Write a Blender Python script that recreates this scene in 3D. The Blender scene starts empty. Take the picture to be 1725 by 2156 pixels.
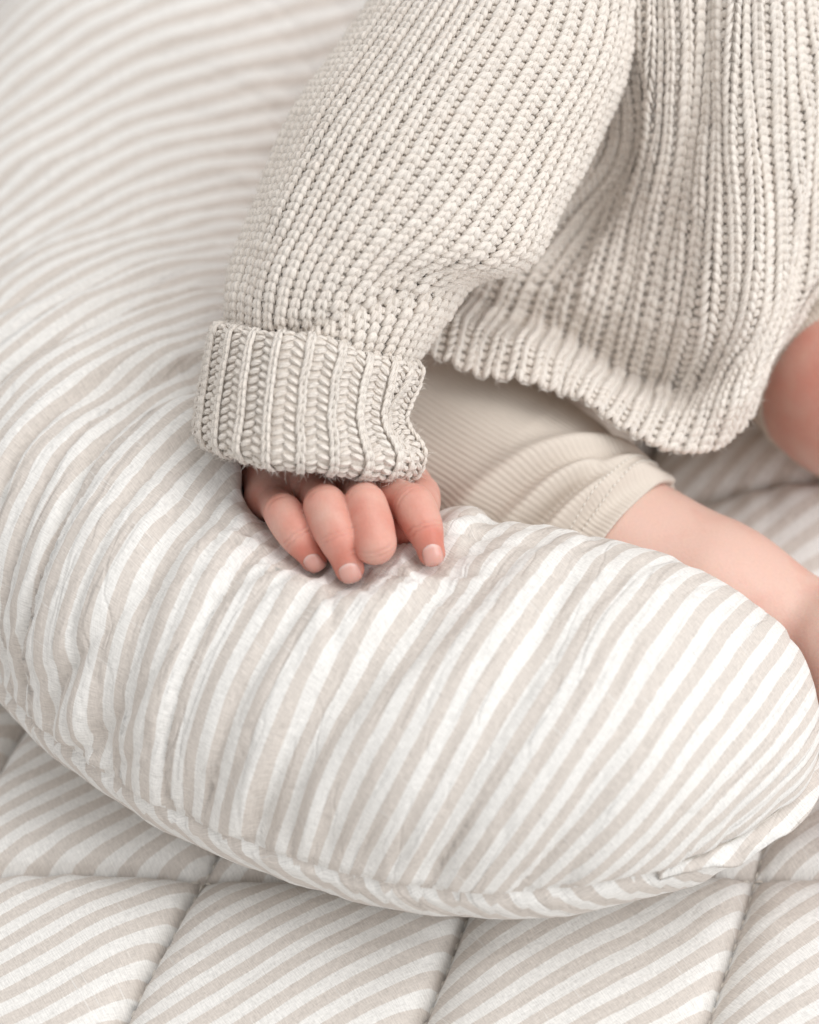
import bpy, math, random
import numpy as np
from mathutils import Vector, Matrix

R = math.radians
rng = np.random.default_rng(7)
random.seed(7)
scene = bpy.context.scene
col = scene.collection

# ------------------------------------------------------------------ camera
PITCH = R(45)
CAM = np.array([0.0, -0.42, 0.52])
FPX = 4140.0                      # focal length in pixels of a 1725 px wide picture
CU, CV = 862.5, 1078.0
FWD = np.array([0, math.cos(PITCH), -math.sin(PITCH)])
UPV = np.array([0, math.sin(PITCH), math.cos(PITCH)])
RGT = np.array([1.0, 0, 0])
cam_d = bpy.data.cameras.new("camera")
cam = bpy.data.objects.new("camera", cam_d); col.objects.link(cam)
cam.location = CAM
cam.rotation_euler = (math.pi / 2 - PITCH, 0, 0)
cam_d.sensor_fit = 'HORIZONTAL'; cam_d.sensor_width = 24.0
cam_d.lens = 24.0 * FPX / 1725.0
cam_d.clip_start = 0.01; cam_d.clip_end = 50
cam_d.dof.use_dof = True
cam_d.dof.focus_distance = 0.598
cam_d.dof.aperture_fstop = 4.5
scene.camera = cam

# ------------------------------------------------------------------ world and lamps (indoor daylight)
world = bpy.data.worlds.new("World"); scene.world = world; world.use_nodes = True
bg = world.node_tree.nodes["Background"]
bg.inputs[0].default_value = (1.0, 0.99, 0.98, 1); bg.inputs[1].default_value = 0.62

def area(name, loc, target, size, power, color):
    l = bpy.data.lights.new(name, 'AREA'); l.shape = 'SQUARE'; l.size = size
    l.energy = power; l.color = color
    o = bpy.data.objects.new(name, l); col.objects.link(o)
    o.location = loc
    d = Vector(target) - Vector(loc)
    o.rotation_euler = d.to_track_quat('-Z', 'Y').to_euler()
    return o
area("window_light", (0.95, 0.15, 2.4), (0.02, 0.05, 0.08), 2.0, 30.0, (1.0, 0.98, 0.96))
area("fill_light", (1.7, -1.1, 1.2), (0.1, 0.1, 0.1), 1.4, 19.0, (0.97, 0.985, 1.0))  # added fill lamp, not a window; brightens sweater front and quilt behind the leg

scene.view_settings.view_transform = 'Standard'
scene.view_settings.look = 'None'
scene.view_settings.exposure = 0.18
scene.view_settings.gamma = 1.0
scene.view_settings.use_curve_mapping = False
scene.render.engine = 'CYCLES'
scene.cycles.use_denoising = True
scene.cycles.max_bounces = 10
scene.cycles.diffuse_bounces = 6

# ------------------------------------------------------------------ helpers
def pix(u, v, t):
    """point seen at picture position (u, v) (1725 px wide) at distance t along the viewing axis"""
    u = np.asarray(u, float); v = np.asarray(v, float); t = np.asarray(t, float)
    return (CAM + t[..., None] * (FWD + ((u - CU) / FPX)[..., None] * RGT - ((v - CV) / FPX)[..., None] * UPV))

def pix_z(u, v, z):
    q = (v - CV) / FPX
    t = (CAM[2] - z) / (math.sin(PITCH) + q * math.cos(PITCH))
    return pix(u, v, t)

def mesh_np(name, V, F, smooth=True):
    """F: (n,4) or (n,3) array"""
    V = np.ascontiguousarray(V, dtype=np.float32); F = np.ascontiguousarray(F, dtype=np.int32)
    me = bpy.data.meshes.new(name)
    k = F.shape[1]
    me.vertices.add(len(V)); me.vertices.foreach_set("co", V.ravel())
    me.loops.add(F.size); me.loops.foreach_set("vertex_index", F.ravel())
    me.polygons.add(len(F))
    me.polygons.foreach_set("loop_start", np.arange(0, F.size, k, dtype=np.int32))
    me.polygons.foreach_set("loop_total", np.full(len(F), k, dtype=np.int32))
    me.update(calc_edges=True); me.validate()
    if smooth:
        me.polygons.foreach_set("use_smooth", np.ones(len(me.polygons), dtype=bool))
    return me

def attr(me, name, data):
    a = me.attributes.new(name, 'FLOAT_VECTOR', 'POINT')
    a.data.foreach_set("vector", np.ascontiguousarray(data, dtype=np.float32).ravel())

def attr1(me, name, data):
    a = me.attributes.new(name, 'FLOAT', 'POINT')
    a.data.foreach_set("value", np.ascontiguousarray(data, dtype=np.float32).ravel())

def obj(name, me, mat, parent=None, kind=None):
    o = bpy.data.objects.new(name, me); col.objects.link(o)
    if mat is not None and len(me.materials) == 0: me.materials.append(mat)
    if parent is not None: o.parent = parent
    if kind: o["kind"] = kind
    return o

def empty(name, loc, label, cat):
    """root at the thing's base; children keep world coordinates through the inverse matrix"""
    o = bpy.data.objects.new(name, None); col.objects.link(o)
    o.location = loc; o.empty_display_size = 0.02
    o["label"] = label; o["category"] = cat
    return o

def child(name, me, mat, parent, kind=None):
    o = obj(name, me, mat, None, kind)
    o.parent = parent
    p = parent; off = Vector((0, 0, 0))
    while p is not None:
        off += p.location; p = p.parent
    o.location = -off
    return o

# lattice gradient noise -------------------------------------------------
_perm = rng.permutation(256); _perm = np.concatenate([_perm, _perm, _perm])
_grad = rng.normal(size=(256, 3)); _grad /= np.linalg.norm(_grad, axis=1)[:, None]
def noise(x, y, z=0.0):
    x, y, z = np.broadcast_arrays(np.asarray(x, float), np.asarray(y, float), np.asarray(z, float))
    xi, yi, zi = np.floor(x).astype(int), np.floor(y).astype(int), np.floor(z).astype(int)
    xf, yf, zf = x - xi, y - yi, z - zi
    f = lambda t: t * t * t * (t * (t * 6 - 15) + 10)
    ux, uy, uz = f(xf), f(yf), f(zf)
    def g(a, b, c):
        h = _perm[_perm[_perm[(xi + a) & 255] + ((yi + b) & 255)] + ((zi + c) & 255)]
        G = _grad[h]
        return G[..., 0] * (xf - a) + G[..., 1] * (yf - b) + G[..., 2] * (zf - c)
    l = lambda a, b, t: a + t * (b - a)
    return 1.6 * l(l(l(g(0,0,0), g(1,0,0), ux), l(g(0,1,0), g(1,1,0), ux), uy),
                   l(l(g(0,0,1), g(1,0,1), ux), l(g(0,1,1), g(1,1,1), ux), uy), uz)

def sstep(a, b, x):
    t = np.clip((x - a) / (b - a), 0, 1); return t * t * (3 - 2 * t)

def smin(a, b, k):
    h = np.clip(0.5 + 0.5 * (b - a) / k, 0, 1)
    return b + h * (a - b) - k * h * (1 - h)

def surface_nets(f, lo, hi, h, newton=3):
    """quad mesh of f(P)=0 on a regular grid of step h"""
    lo = np.array(lo, float); n = np.ceil((np.array(hi) - lo) / h).astype(int) + 1
    ax = [lo[i] + h * np.arange(n[i]) for i in range(3)]
    val = np.empty(n, np.float32)
    for i in range(n[0]):
        Y, Z = np.meshgrid(ax[1], ax[2], indexing='ij')
        P = np.stack([np.full_like(Y, ax[0][i]), Y, Z], -1)
        val[i] = f(P.reshape(-1, 3)).reshape(Y.shape)
    ins = val < 0
    c = [ins[a:n[0]-1+a, b:n[1]-1+b, d:n[2]-1+d] for a in (0,1) for b in (0,1) for d in (0,1)]
    cnt = sum(x.astype(np.int8) for x in c)
    cell = (cnt > 0) & (cnt < 8)
    idx = np.full(cell.shape, -1, np.int64)
    ci = np.argwhere(cell); idx[cell] = np.arange(len(ci))
    acc = np.zeros((len(ci), 3)); w = np.zeros(len(ci))
    corners = np.array([[a, b, d] for a in (0,1) for b in (0,1) for d in (0,1)])
    for i in range(8):
        for j in range(i + 1, 8):
            if abs(corners[i] - corners[j]).sum() != 1: continue
            a = val[tuple((ci + corners[i]).T)].astype(float); b = val[tuple((ci + corners[j]).T)].astype(float)
            m = (a < 0) != (b < 0)
            t = np.where(m, a / np.where(m, a - b, 1), 0)
            acc[m] += (corners[i] + t[:, None] * (corners[j] - corners[i]))[m]; w[m] += 1
    V = lo + h * (ci + acc / w[:, None])
    quads = []
    for k in range(3):
        sl0 = [slice(1, n[q]-1) for q in range(3)]; sl0[k] = slice(0, n[k]-1)
        sl1 = list(sl0); sl1[k] = slice(1, n[k])
        a = ins[tuple(sl0)]; b = ins[tuple(sl1)]
        e = np.argwhere(a != b); fl = a[a != b]
        base = e.copy()
        for q in range(3):
            if q != k: base[:, q] += 1
        i1, i2 = (k + 1) % 3, (k + 2) % 3
        d1 = np.zeros(3, int); d1[i1] = 1; d2 = np.zeros(3, int); d2[i2] = 1
        q4 = np.stack([idx[tuple((base - d1 - d2).T)], idx[tuple((base - d2).T)],
                       idx[tuple(base.T)], idx[tuple((base - d1).T)]], 1)
        q4[~fl] = q4[~fl][:, ::-1]
        quads.append(q4)
    F = np.concatenate(quads)
    F = F[(F >= 0).all(1)]
    for _ in range(newton):
        g = grad(f, V, h * 0.3); v0 = f(V)
        g2 = np.maximum((g * g).sum(1), 0.05)
        step = np.clip(v0 / g2, -h, h)
        V = V - 0.8 * step[:, None] * g
    return V, F

def grad(f, V, e):
    g = np.empty_like(V)
    for k in range(3):
        d = np.zeros(3); d[k] = e
        g[:, k] = (f(V + d) - f(V - d)) / (2 * e)
    return g

def vnormals(V, F):
    if F.shape[1] == 4:
        nrm = np.cross(V[F[:, 2]] - V[F[:, 0]], V[F[:, 3]] - V[F[:, 1]])
    else:
        nrm = np.cross(V[F[:, 1]] - V[F[:, 0]], V[F[:, 2]] - V[F[:, 0]])
    N = np.zeros_like(V)
    for k in range(F.shape[1]): np.add.at(N, F[:, k], nrm)
    return N / np.maximum(np.linalg.norm(N, axis=1), 1e-12)[:, None]

def relax(V, F, it, lam=0.5):
    n = len(V)
    e = np.concatenate([F[:, [i, (i + 1) % F.shape[1]]] for i in range(F.shape[1])])
    deg = np.bincount(e.ravel(), minlength=n)[:, None]
    for _ in range(it):
        S = np.zeros_like(V)
        for k in range(3):
            S[:, k] = np.bincount(e[:, 0], V[e[:, 1], k], n) + np.bincount(e[:, 1], V[e[:, 0], k], n)
        V = V + lam * (S / np.maximum(deg, 1) - V)
    return V

def cround(P, a, b, ra, rb):
    """distance to a tapered capsule"""
    a = np.asarray(a); b = np.asarray(b); d = b - a
    t = np.clip(((P - a) @ d) / (d @ d), 0, 1)
    return np.linalg.norm(P - a - t[:, None] * d, axis=1) - (ra + t * (rb - ra))

def crom(pts, n):
    """Catmull-Rom through pts, n samples"""
    pts = np.asarray(pts, float); m = len(pts)
    s = np.linspace(0, m - 1, n); i = np.minimum(s.astype(int), m - 2); f = (s - i)[:, None]
    p = np.concatenate([[2 * pts[0] - pts[1]], pts, [2 * pts[-1] - pts[-2]]])
    a, b, c, d = p[i], p[i + 1], p[i + 2], p[i + 3]
    return 0.5 * (2*b + (c-a)*f + (2*a-5*b+4*c-d)*f*f + (3*b-a-3*c+d)*f**3)

# ------------------------------------------------------------------ materials
class NT:
    def __init__(s, name):
        s.m = bpy.data.materials.new(name); s.m.use_nodes = True
        s.t = s.m.node_tree; s.b = s.t.nodes["Principled BSDF"]
    def n(s, typ, **kw):
        nd = s.t.nodes.new(typ)
        for k, v in kw.items():
            if k.startswith('i_'):
                key = k[2:]; key = int(key) if key.isdigit() else key
                if isinstance(v, bpy.types.NodeSocket): s.t.links.new(v, nd.inputs[key])
                else: nd.inputs[key].default_value = v
            else: setattr(nd, k, v)
        return nd
    def link(s, a, b): s.t.links.new(a, b)
    def math(s, op, a, b=0.0, c=0.0, clamp=False):
        nd = s.t.nodes.new('ShaderNodeMath'); nd.operation = op; nd.use_clamp = clamp
        for i, v in enumerate((a, b, c)):
            if isinstance(v, bpy.types.NodeSocket): s.t.links.new(v, nd.inputs[i])
            else: nd.inputs[i].default_value = v
        return nd.outputs[0]
    def mix(s, fac, a, b, blend='MIX'):
        nd = s.t.nodes.new('ShaderNodeMix'); nd.data_type = 'RGBA'; nd.blend_type = blend
        for i, v in zip((0, 6, 7), (fac, a, b)):
            if isinstance(v, bpy.types.NodeSocket): s.t.links.new(v, nd.inputs[i])
            else: nd.inputs[i].default_value = v
        return nd.outputs[2]
    def sms(s, x, lo, hi):
        nd = s.t.nodes.new('ShaderNodeMapRange'); nd.interpolation_type = 'SMOOTHSTEP'
        s.t.links.new(x, nd.inputs[0]); nd.inputs[1].default_value = lo; nd.inputs[2].default_value = hi
        return nd.outputs[0]

def linen(name, period, white, beige, duty=0.5, seed=0.0, crease=0.5):
    """striped linen; attribute 'fab' = (across stripes, along stripes, 0) in metres"""
    M = NT(name)
    a = M.n('ShaderNodeAttribute', attribute_name='fab')
    sep = M.n('ShaderNodeSeparateXYZ', i_0=a.outputs['Vector'])
    x, y = sep.outputs[0], sep.outputs[1]
    # slight wander of the yarns
    wn = M.n('ShaderNodeTexNoise', i_Vector=a.outputs['Vector'], i_Scale=60.0, i_Detail=2.0)
    xw = M.math('ADD', x, M.math('MULTIPLY', M.math('SUBTRACT', wn.outputs[0], 0.5), 0.0008))
    def aniso(sx, sy, scale, det=2.0):
        mp = M.n('ShaderNodeMapping', i_Vector=a.outputs['Vector'])
        mp.inputs['Scale'].default_value = (sx, sy, 1); mp.inputs['Location'].default_value = (seed, seed * 0.7, seed)
        return M.n('ShaderNodeTexNoise', i_Vector=mp.outputs[0], i_Scale=scale, i_Detail=det).outputs[0]
    warp = aniso(1.0, 0.16, 2600.0)       # yarns along the stripe
    weft = aniso(0.16, 1.0, 2600.0)       # yarns across it
    slub = aniso(0.05, 1.0, 900.0, 1.0)         # thick pale weft slubs
    fr = M.math('FRACT', M.math('DIVIDE', M.math('ADD', xw, 10.0), period))
    tri = M.math('ABSOLUTE', M.math('SUBTRACT', fr, 0.5))
    edge = M.math('ADD', tri, M.math('MULTIPLY', M.math('SUBTRACT', weft, 0.5), 0.04))
    mask = M.sms(edge, 0.5 - duty / 2 - 0.025 - 0.0, 0.5 - duty / 2 + 0.025)
    c = M.mix(mask, beige, white)
    # thread-level colour: pale weft crossing the beige warp
    thr = M.math('ADD', M.math('MULTIPLY', M.math('SUBTRACT', warp, 0.5), 0.55), M.math('MULTIPLY', M.math('SUBTRACT', weft, 0.5), 0.95))
    v = M.math('ADD', 1.0, M.math('MULTIPLY', thr, 0.62))
    sl = M.sms(slub, 0.68, 0.74)
    c = M.mix(M.math('MULTIPLY', sl, 0.45), c, white)
    big = M.n('ShaderNodeTexNoise', i_Vector=a.outputs['Vector'], i_Scale=25.0, i_Detail=3.0).outputs[0]
    v = M.math('MULTIPLY', v, M.math('ADD', 0.97, M.math('MULTIPLY', big, 0.06)))
    vv = M.n('ShaderNodeCombineColor', i_0=v, i_1=v, i_2=v).outputs[0]
    c = M.mix(1.0, c, vv, 'MULTIPLY')
    M.link(c, M.b.inputs['Base Color'])
    M.b.inputs['Roughness'].default_value = 0.85
    M.b.inputs['Specular IOR Level'].default_value = 0.15
    M.b.inputs['Sheen Weight'].default_value = 0.15
    hgt = M.math('ADD', M.math('ADD', warp, weft), M.math('MULTIPLY', sl, 0.5))
    l1 = M.sms(M.math('ABSOLUTE', M.math('SUBTRACT', aniso(1.0, 0.10, 75.0, 3.0), 0.47)), 0.0, 0.06)
    l2 = M.sms(M.math('ABSOLUTE', M.math('SUBTRACT', aniso(0.8, 0.22, 130.0, 2.0), 0.54)), 0.0, 0.05)
    cb = M.n('ShaderNodeBump', i_Height=M.math('ADD', l1, M.math('MULTIPLY', l2, 0.5)), i_Strength=crease, i_Distance=0.0008)
    bp = M.n('ShaderNodeBump', i_Height=hgt, i_Strength=0.3, i_Distance=0.00035, i_Normal=cb.outputs[0])
    M.link(bp.outputs[0], M.b.inputs['Normal'])
    return M.m

WHITE = (0.765, 0.75, 0.725, 1); BEIGE = (0.62, 0.57, 0.525, 1)
M_PILLOW = linen("pillow_linen", 0.0067, WHITE, BEIGE, 0.5, 0.0)
M_QUILT = linen("quilt_linen", 0.0080, WHITE, BEIGE, 0.5, 3.1, 0.16)

def yarn_mat(name, colr, colr2):
    M = NT(name)
    tc = M.n('ShaderNodeTexCoord')
    n1 = M.n('ShaderNodeTexNoise', i_Vector=tc.outputs['Object'], i_Scale=160.0, i_Detail=3.0).outputs[0]
    n2 = M.n('ShaderNodeTexNoise', i_Vector=tc.outputs['Object'], i_Scale=2600.0, i_Detail=3.0, i_Roughness=0.7).outputs[0]
    c = M.mix(M.sms(n1, 0.35, 0.65), colr, colr2)
    v = M.math('ADD', 0.9, M.math('MULTIPLY', n2, 0.2))
    vv = M.n('ShaderNodeCombineColor', i_0=v, i_1=v, i_2=v).outputs[0]
    M.link(M.mix(1.0, c, vv, 'MULTIPLY'), M.b.inputs['Base Color'])
    M.b.inputs['Roughness'].default_value = 0.9
    M.b.inputs['Specular IOR Level'].default_value = 0.1
    M.b.inputs['Sheen Weight'].default_value = 0.5
    M.b.inputs['Sheen Roughness'].default_value = 0.5
    pl = M.n('ShaderNodeAttribute', attribute_name='ply')
    sp = M.n('ShaderNodeSeparateXYZ', i_0=pl.outputs['Vector'])
    al = M.math('ARCTAN2', sp.outputs[1], sp.outputs[0])
    tw = M.math('SINE', M.math('ADD', M.math('MULTIPLY', al, 4.0), M.math('MULTIPLY', sp.outputs[2], 7.0)))
    hh = M.math('ADD', M.math('MULTIPLY', tw, 0.35), n2)
    bp = M.n('ShaderNodeBump', i_Height=hh, i_Strength=0.85, i_Distance=0.0006)
    M.link(bp.outputs[0], M.b.inputs['Normal'])
    return M.m
M_FIBRE = yarn_mat("cotton_fibre", (0.84, 0.79, 0.73, 1), (0.84, 0.79, 0.73, 1))
M_YARN = yarn_mat("cotton_yarn", (0.945, 0.875, 0.80, 1), (0.925, 0.845, 0.765, 1))

def jersey_mat():
    M = NT("ribbed_jersey")
    a = M.n('ShaderNodeAttribute', attribute_name='fab')
    mp = M.n('ShaderNodeMapping', i_Vector=a.outputs['Vector']); mp.inputs['Scale'].default_value = (1, 0.15, 1)
    n = M.n('ShaderNodeTexNoise', i_Vector=mp.outputs[0], i_Scale=1500.0, i_Detail=2.0).outputs[0]
    c = M.mix(n, (0.59, 0.525, 0.46, 1), (0.67, 0.60, 0.53, 1))
    M.link(c, M.b.inputs['Base Color'])
    M.b.inputs['Roughness'].default_value = 0.85; M.b.inputs['Specular IOR Level'].default_value = 0.15
    M.b.inputs['Sheen Weight'].default_value = 0.15
    bp = M.n('ShaderNodeBump', i_Height=n, i_Strength=0.3, i_Distance=0.0003)
    M.link(bp.outputs[0], M.b.inputs['Normal'])
    return M.m
M_JERSEY = jersey_mat()

def skin_mat():
    M = NT("skin")
    tc = M.n('ShaderNodeTexCoord')
    a = M.n('ShaderNodeAttribute', attribute_name='red').outputs['Fac']
    n1 = M.n('ShaderNodeTexNoise', i_Vector=tc.outputs['Object'], i_Scale=90.0, i_Detail=3.0).outputs[0]
    n2 = M.n('ShaderNodeTexNoise', i_Vector=tc.outputs['Object'], i_Scale=1100.0, i_Detail=4.0).outputs[0]
    f = M.math('ADD', a, M.math('MULTIPLY', M.math('SUBTRACT', n1, 0.5), 0.95), clamp=True)
    c = M.mix(f, (0.69, 0.46, 0.385, 1), (0.60, 0.22, 0.165, 1))
    v = M.math('ADD', 0.94, M.math('MULTIPLY', n2, 0.12))
    vv = M.n('ShaderNodeCombineColor', i_0=v, i_1=v, i_2=v).outputs[0]
    M.link(M.mix(1.0, c, vv, 'MULTIPLY'), M.b.inputs['Base Color'])
    M.b.inputs['Roughness'].default_value = 0.40
    M.b.inputs['Specular IOR Level'].default_value = 0.35
    M.b.inputs['Subsurface Weight'].default_value = 0.35
    M.b.inputs['Subsurface Radius'].default_value = (1.0, 0.35, 0.2)
    M.b.inputs['Subsurface Scale'].default_value = 0.004
    wv = M.n('ShaderNodeTexVoronoi', i_Vector=tc.outputs['Object'], i_Scale=900.0).outputs[0]
    h = M.math('ADD', n2, M.math('MULTIPLY', wv, 0.5))
    bp = M.n('ShaderNodeBump', i_Height=h, i_Strength=0.18, i_Distance=0.0004)
    M.link(bp.outputs[0], M.b.inputs['Normal'])
    return M.m
M_SKIN = skin_mat()
M = NT("fingernail")
tp = M.n('ShaderNodeAttribute', attribute_name='tip').outputs['Fac']
cn = M.mix(M.sms(tp, .72, .95), M.mix(M.sms(tp, -1.0, -.55), (0.74, 0.50, 0.45, 1), (0.68, 0.375, 0.32, 1)), (0.78, 0.58, 0.52, 1))
M.link(cn, M.b.inputs['Base Color'])
M.b.inputs['Roughness'].default_value = 0.25; M.b.inputs['Subsurface Weight'].default_value = 0.25
M.b.inputs['Subsurface Scale'].default_value = 0.002
M_NAIL = M.m
M = NT("sewing_thread"); M.b.inputs['Base Color'].default_value = (0.74, 0.70, 0.64, 1); M.b.inputs['Roughness'].default_value = 0.8
M_THREAD = M.m
M = NT("mattress_cotton")
nz = M.n('ShaderNodeTexNoise', i_Scale=300.0).outputs[0]
M.link(M.mix(nz, (0.74, 0.72, 0.69, 1), (0.8, 0.78, 0.75, 1)), M.b.inputs['Base Color']); M.b.inputs['Roughness'].default_value = 0.9
M_MATTRESS = M.m

# ------------------------------------------------------------------ lozenge-shaped yarn pieces
def lozenges(P0, PM, P1, NRM, rad, sides=7, rings=6, flat=1.0, tip=0.45):
    """fat yarn segments: quadratic arcs P0-PM-P1, all arrays (n,3); returns V, F"""
    n = len(P0); s = np.linspace(0, 1, rings)
    rad = np.broadcast_to(np.asarray(rad, float), (n,))
    prof = tip + (1 - tip) * np.sin(np.pi * np.clip(s, 0, 1)) ** 0.6
    prof[0] *= 0.55; prof[-1] *= 0.55
    C = ((1-s)**2)[None, :, None] * P0[:, None] + (2*s*(1-s))[None, :, None] * PM[:, None] + (s*s)[None, :, None] * P1[:, None]
    T = np.gradient(C, axis=1); T /= np.maximum(np.linalg.norm(T, axis=2, keepdims=True), 1e-9)
    B = np.cross(T, NRM[:, None, :]); B /= np.maximum(np.linalg.norm(B, axis=2, keepdims=True), 1e-9)
    N2 = np.cross(B, T)
    ang = np.linspace(0, 2 * np.pi, sides, endpoint=False)
    off = np.cos(ang)[None, None, :, None] * B[:, :, None, :] + flat * np.sin(ang)[None, None, :, None] * N2[:, :, None, :]
    V = C[:, :, None, :] + off * (rad[:, None] * prof[None])[:, :, None, None]
    V = V.reshape(n, -1, 3)
    global LAST_PLY
    ply = np.broadcast_to(np.stack(np.broadcast_arrays(np.cos(ang)[None, :], np.sin(ang)[None, :], s[:, None]), -1).reshape(1, -1, 3), (n, rings * sides, 3))
    LAST_PLY = np.concatenate([ply, np.tile([[[1.0, 0, 0], [1.0, 0, 1]]], (n, 1, 1))], 1).reshape(-1, 3)
    caps = np.stack([C[:, 0], C[:, -1]], 1)
    V = np.concatenate([V, caps], 1); per = rings * sides + 2
    q = []
    for r in range(rings - 1):
        for k in range(sides):
            k2 = (k + 1) % sides
            q.append((r*sides+k, r*sides+k2, (r+1)*sides+k2, (r+1)*sides+k))
    for k in range(sides):
        k2 = (k + 1) % sides
        q.append((per-2, k2, k, k)); q.append((per-1, (rings-1)*sides+k, (rings-1)*sides+k2, (rings-1)*sides+k2))
    q = np.array(q)
    F = (q[None] + (np.arange(n) * per)[:, None, None]).reshape(-1, 4)
    return V.reshape(-1, 3), F

def mesh_lz(name, V, F):
    """faces with a repeated last index are triangles"""
    tri = F[:, 2] == F[:, 3]
    me = bpy.data.meshes.new(name)
    lens = np.where(tri, 3, 4).astype(np.int32)
    keep = np.ones(F.shape, bool); keep[tri, 3] = False
    loops = F[keep].astype(np.int32)
    me.vertices.add(len(V)); me.vertices.foreach_set("co", np.ascontiguousarray(V, np.float32).ravel())
    me.loops.add(len(loops)); me.loops.foreach_set("vertex_index", loops)
    me.polygons.add(len(F))
    me.polygons.foreach_set("loop_start", (np.cumsum(lens) - lens).astype(np.int32))
    me.polygons.foreach_set("loop_total", lens)
    me.update(calc_edges=True)
    me.polygons.foreach_set("use_smooth", np.ones(len(F), dtype=bool))
    return me

# ------------------------------------------------------------------ the bed and the quilt
def box_mesh(name, lo, hi):
    V = np.array([[x, y, z] for x in (lo[0], hi[0]) for y in (lo[1], hi[1]) for z in (lo[2], hi[2])])
    F = np.array([[0,1,3,2],[4,6,7,5],[0,4,5,1],[2,3,7,6],[0,2,6,4],[1,5,7,3]])
    return mesh_np(name, V, F, False)
bed = obj("mattress", box_mesh("mattress", (-0.9, -0.6, -0.22), (0.9, 1.1, -0.022)), M_MATTRESS, None, "structure")
bed["label"] = "pale cotton mattress under the striped quilt"; bed["category"] = "mattress"

quilt = empty("quilt", (0, 0, -0.02), "striped beige and white linen quilt sewn in puffy squares under the pillow", "quilt")
QX, QY, QSH = 0.0885, 0.0765, 0.38
TH_Q = R(34)
def quilt_xy(a, b):
    y = -0.0585 + QY * b
    x = -0.0665 + QX * a + QSH * (y + 0.06)
    x = x + 0.003 * noise(a * 0.9, b * 0.9, 4.0); y = y + 0.003 * noise(a * 0.9, b * 0.9, 9.0)
    return x, y
def quilt_z(a, b):
    fa, fb = a - np.floor(a), b - np.floor(b)
    # distance from the seams in metres
    da = np.minimum(fa, 1 - fa) * QX; db = np.minimum(fb, 1 - fb) * QY
    pa = 1 - np.exp(-da / 0.0065); pb = 1 - np.exp(-db / 0.0065)
    puff = 0.0125 * np.sqrt(np.maximum(pa * pb, 0)) ** 1.1
    x, y = quilt_xy(a, b)
    # gathers that run away from the seams
    s1 = noise(x / 0.0075, y / 0.03, 1.0) * np.exp(-db / 0.012) * 0.0016
    s2 = noise(x / 0.03, y / 0.0075, 2.0) * np.exp(-da / 0.012) * 0.0016
    soft = 0.0025 * noise(x / 0.05, y / 0.05, 3.0)
    swell = 0.034 * np.exp(-((x - .150) / .055) ** 2 - ((y - .115) / .042) ** 2)
    return swell - 0.011 + puff + s1 * pa + s2 * pb + soft * pa * pb
NQ = 44
g = np.linspace(0, 1, NQ)
for ia in range(-7, 7):
    for ib in range(-4, 10):
        A, B = np.meshgrid(g, g, indexing='ij')
        A2 = np.clip(A, 1e-4, 1 - 1e-4) + ia; B2 = np.clip(B, 1e-4, 1 - 1e-4) + ib
        X, Y = quilt_xy(A2, B2); Z = quilt_z(A2, B2)
        V = np.stack([X, Y, Z], -1).reshape(-1, 3)
        id_ = np.arange(NQ * NQ).reshape(NQ, NQ)
        F = np.stack([id_[:-1, :-1], id_[1:, :-1], id_[1:, 1:], id_[:-1, 1:]], -1).reshape(-1, 4)
        # underside
        Vb = V.copy(); Vb[:, 2] = -0.0215
        rim = np.concatenate([id_[0, :], id_[1:, -1], id_[-1, -2::-1], id_[-2:0:-1, 0]])
        r2 = np.roll(rim, -1); nb = len(V)
        Vr = Vb[rim]; kk = np.arange(len(rim)); k2 = np.roll(kk, -1)
        Fs = np.stack([rim, r2, nb + k2, nb + kk], -1)[:, ::-1]
        V = np.concatenate([V, Vr]); F = np.concatenate([F, Fs])
        me = mesh_np("quilt_panel", V, F)
        ca, sa = math.cos(TH_Q), math.sin(TH_Q)
        wob = 0.0025 * noise(V[:, 0] / 0.05, V[:, 1] / 0.05, 7.0)
        fab = np.stack([-V[:, 0] * sa + V[:, 1] * ca + wob, V[:, 0] * ca + V[:, 1] * sa, V[:, 2] * 0], -1)
        attr(me, 'fab', fab)
        child("quilt_panel", me, M_QUILT, quilt)
# running stitches in the seams
P0, P1 = [], []
for b in range(-3, 9):
    for a in np.arange(-4, 5, 0.05):
        P0.append((a, b)); P1.append((a + 0.033, b))
for a in range(-4, 6):
    for b in np.arange(-3, 8, 0.058):
        P0.append((a, b)); P1.append((a, b + 0.038))
P0 = np.array(P0, float); P1 = np.array(P1, float)
def qp(p, dz):
    x, y = quilt_xy(p[:, 0], p[:, 1]); return np.stack([x, y, quilt_z(p[:, 0], p[:, 1]) + .0003 + dz], -1)
V, F = lozenges(qp(P0, 0), qp((P0 + P1) / 2, 0.0016), qp(P1, 0), np.tile([0, 0, 1.0], (len(P0), 1)), 0.00045, 5, 4)
child("seam_stitching", mesh_lz("seam_stitching", V, F), M_THREAD, quilt, "stuff")

# ------------------------------------------------------------------ the body (right arm and hand, legs)
J = lambda u, v, t: pix(np.array(u), np.array(v), np.array(t))
fingers = {   # MCP, PIP, DIP, TIP with radii (m)
    'little': ([J(572, 1052, .612), J(596, 1079, .587), J(632, 1134, .582), J(661, 1177, .583)], [.0058, .0053, .0047, .0040]),
    'ring':   ([J(664, 1030, .611), J(685, 1066, .582), J(714, 1134, .576), J(736, 1197, .578)], [.0064, .0060, .0054, .0044]),
    'middle': ([J(748, 1026, .610), J(769, 1064, .581), J(789, 1143, .575), J(787, 1138, .588)], [.0064, .0060, .0058, .0048]),
    'index':  ([J(792, 1032, .604), J(870, 1062, .587), J(896, 1118, .582), J(909, 1164, .582)], [.0064, .0057, .0046, .0041]),
    'thumb':  ([J(850, 1030, .632), J(880, 1044, .618), J(876, 1078, .606), J(842, 1112, .598)], [.0080, .0066, .0060, .0052]),
}
WRIST = J(640, 935, .632)
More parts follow.
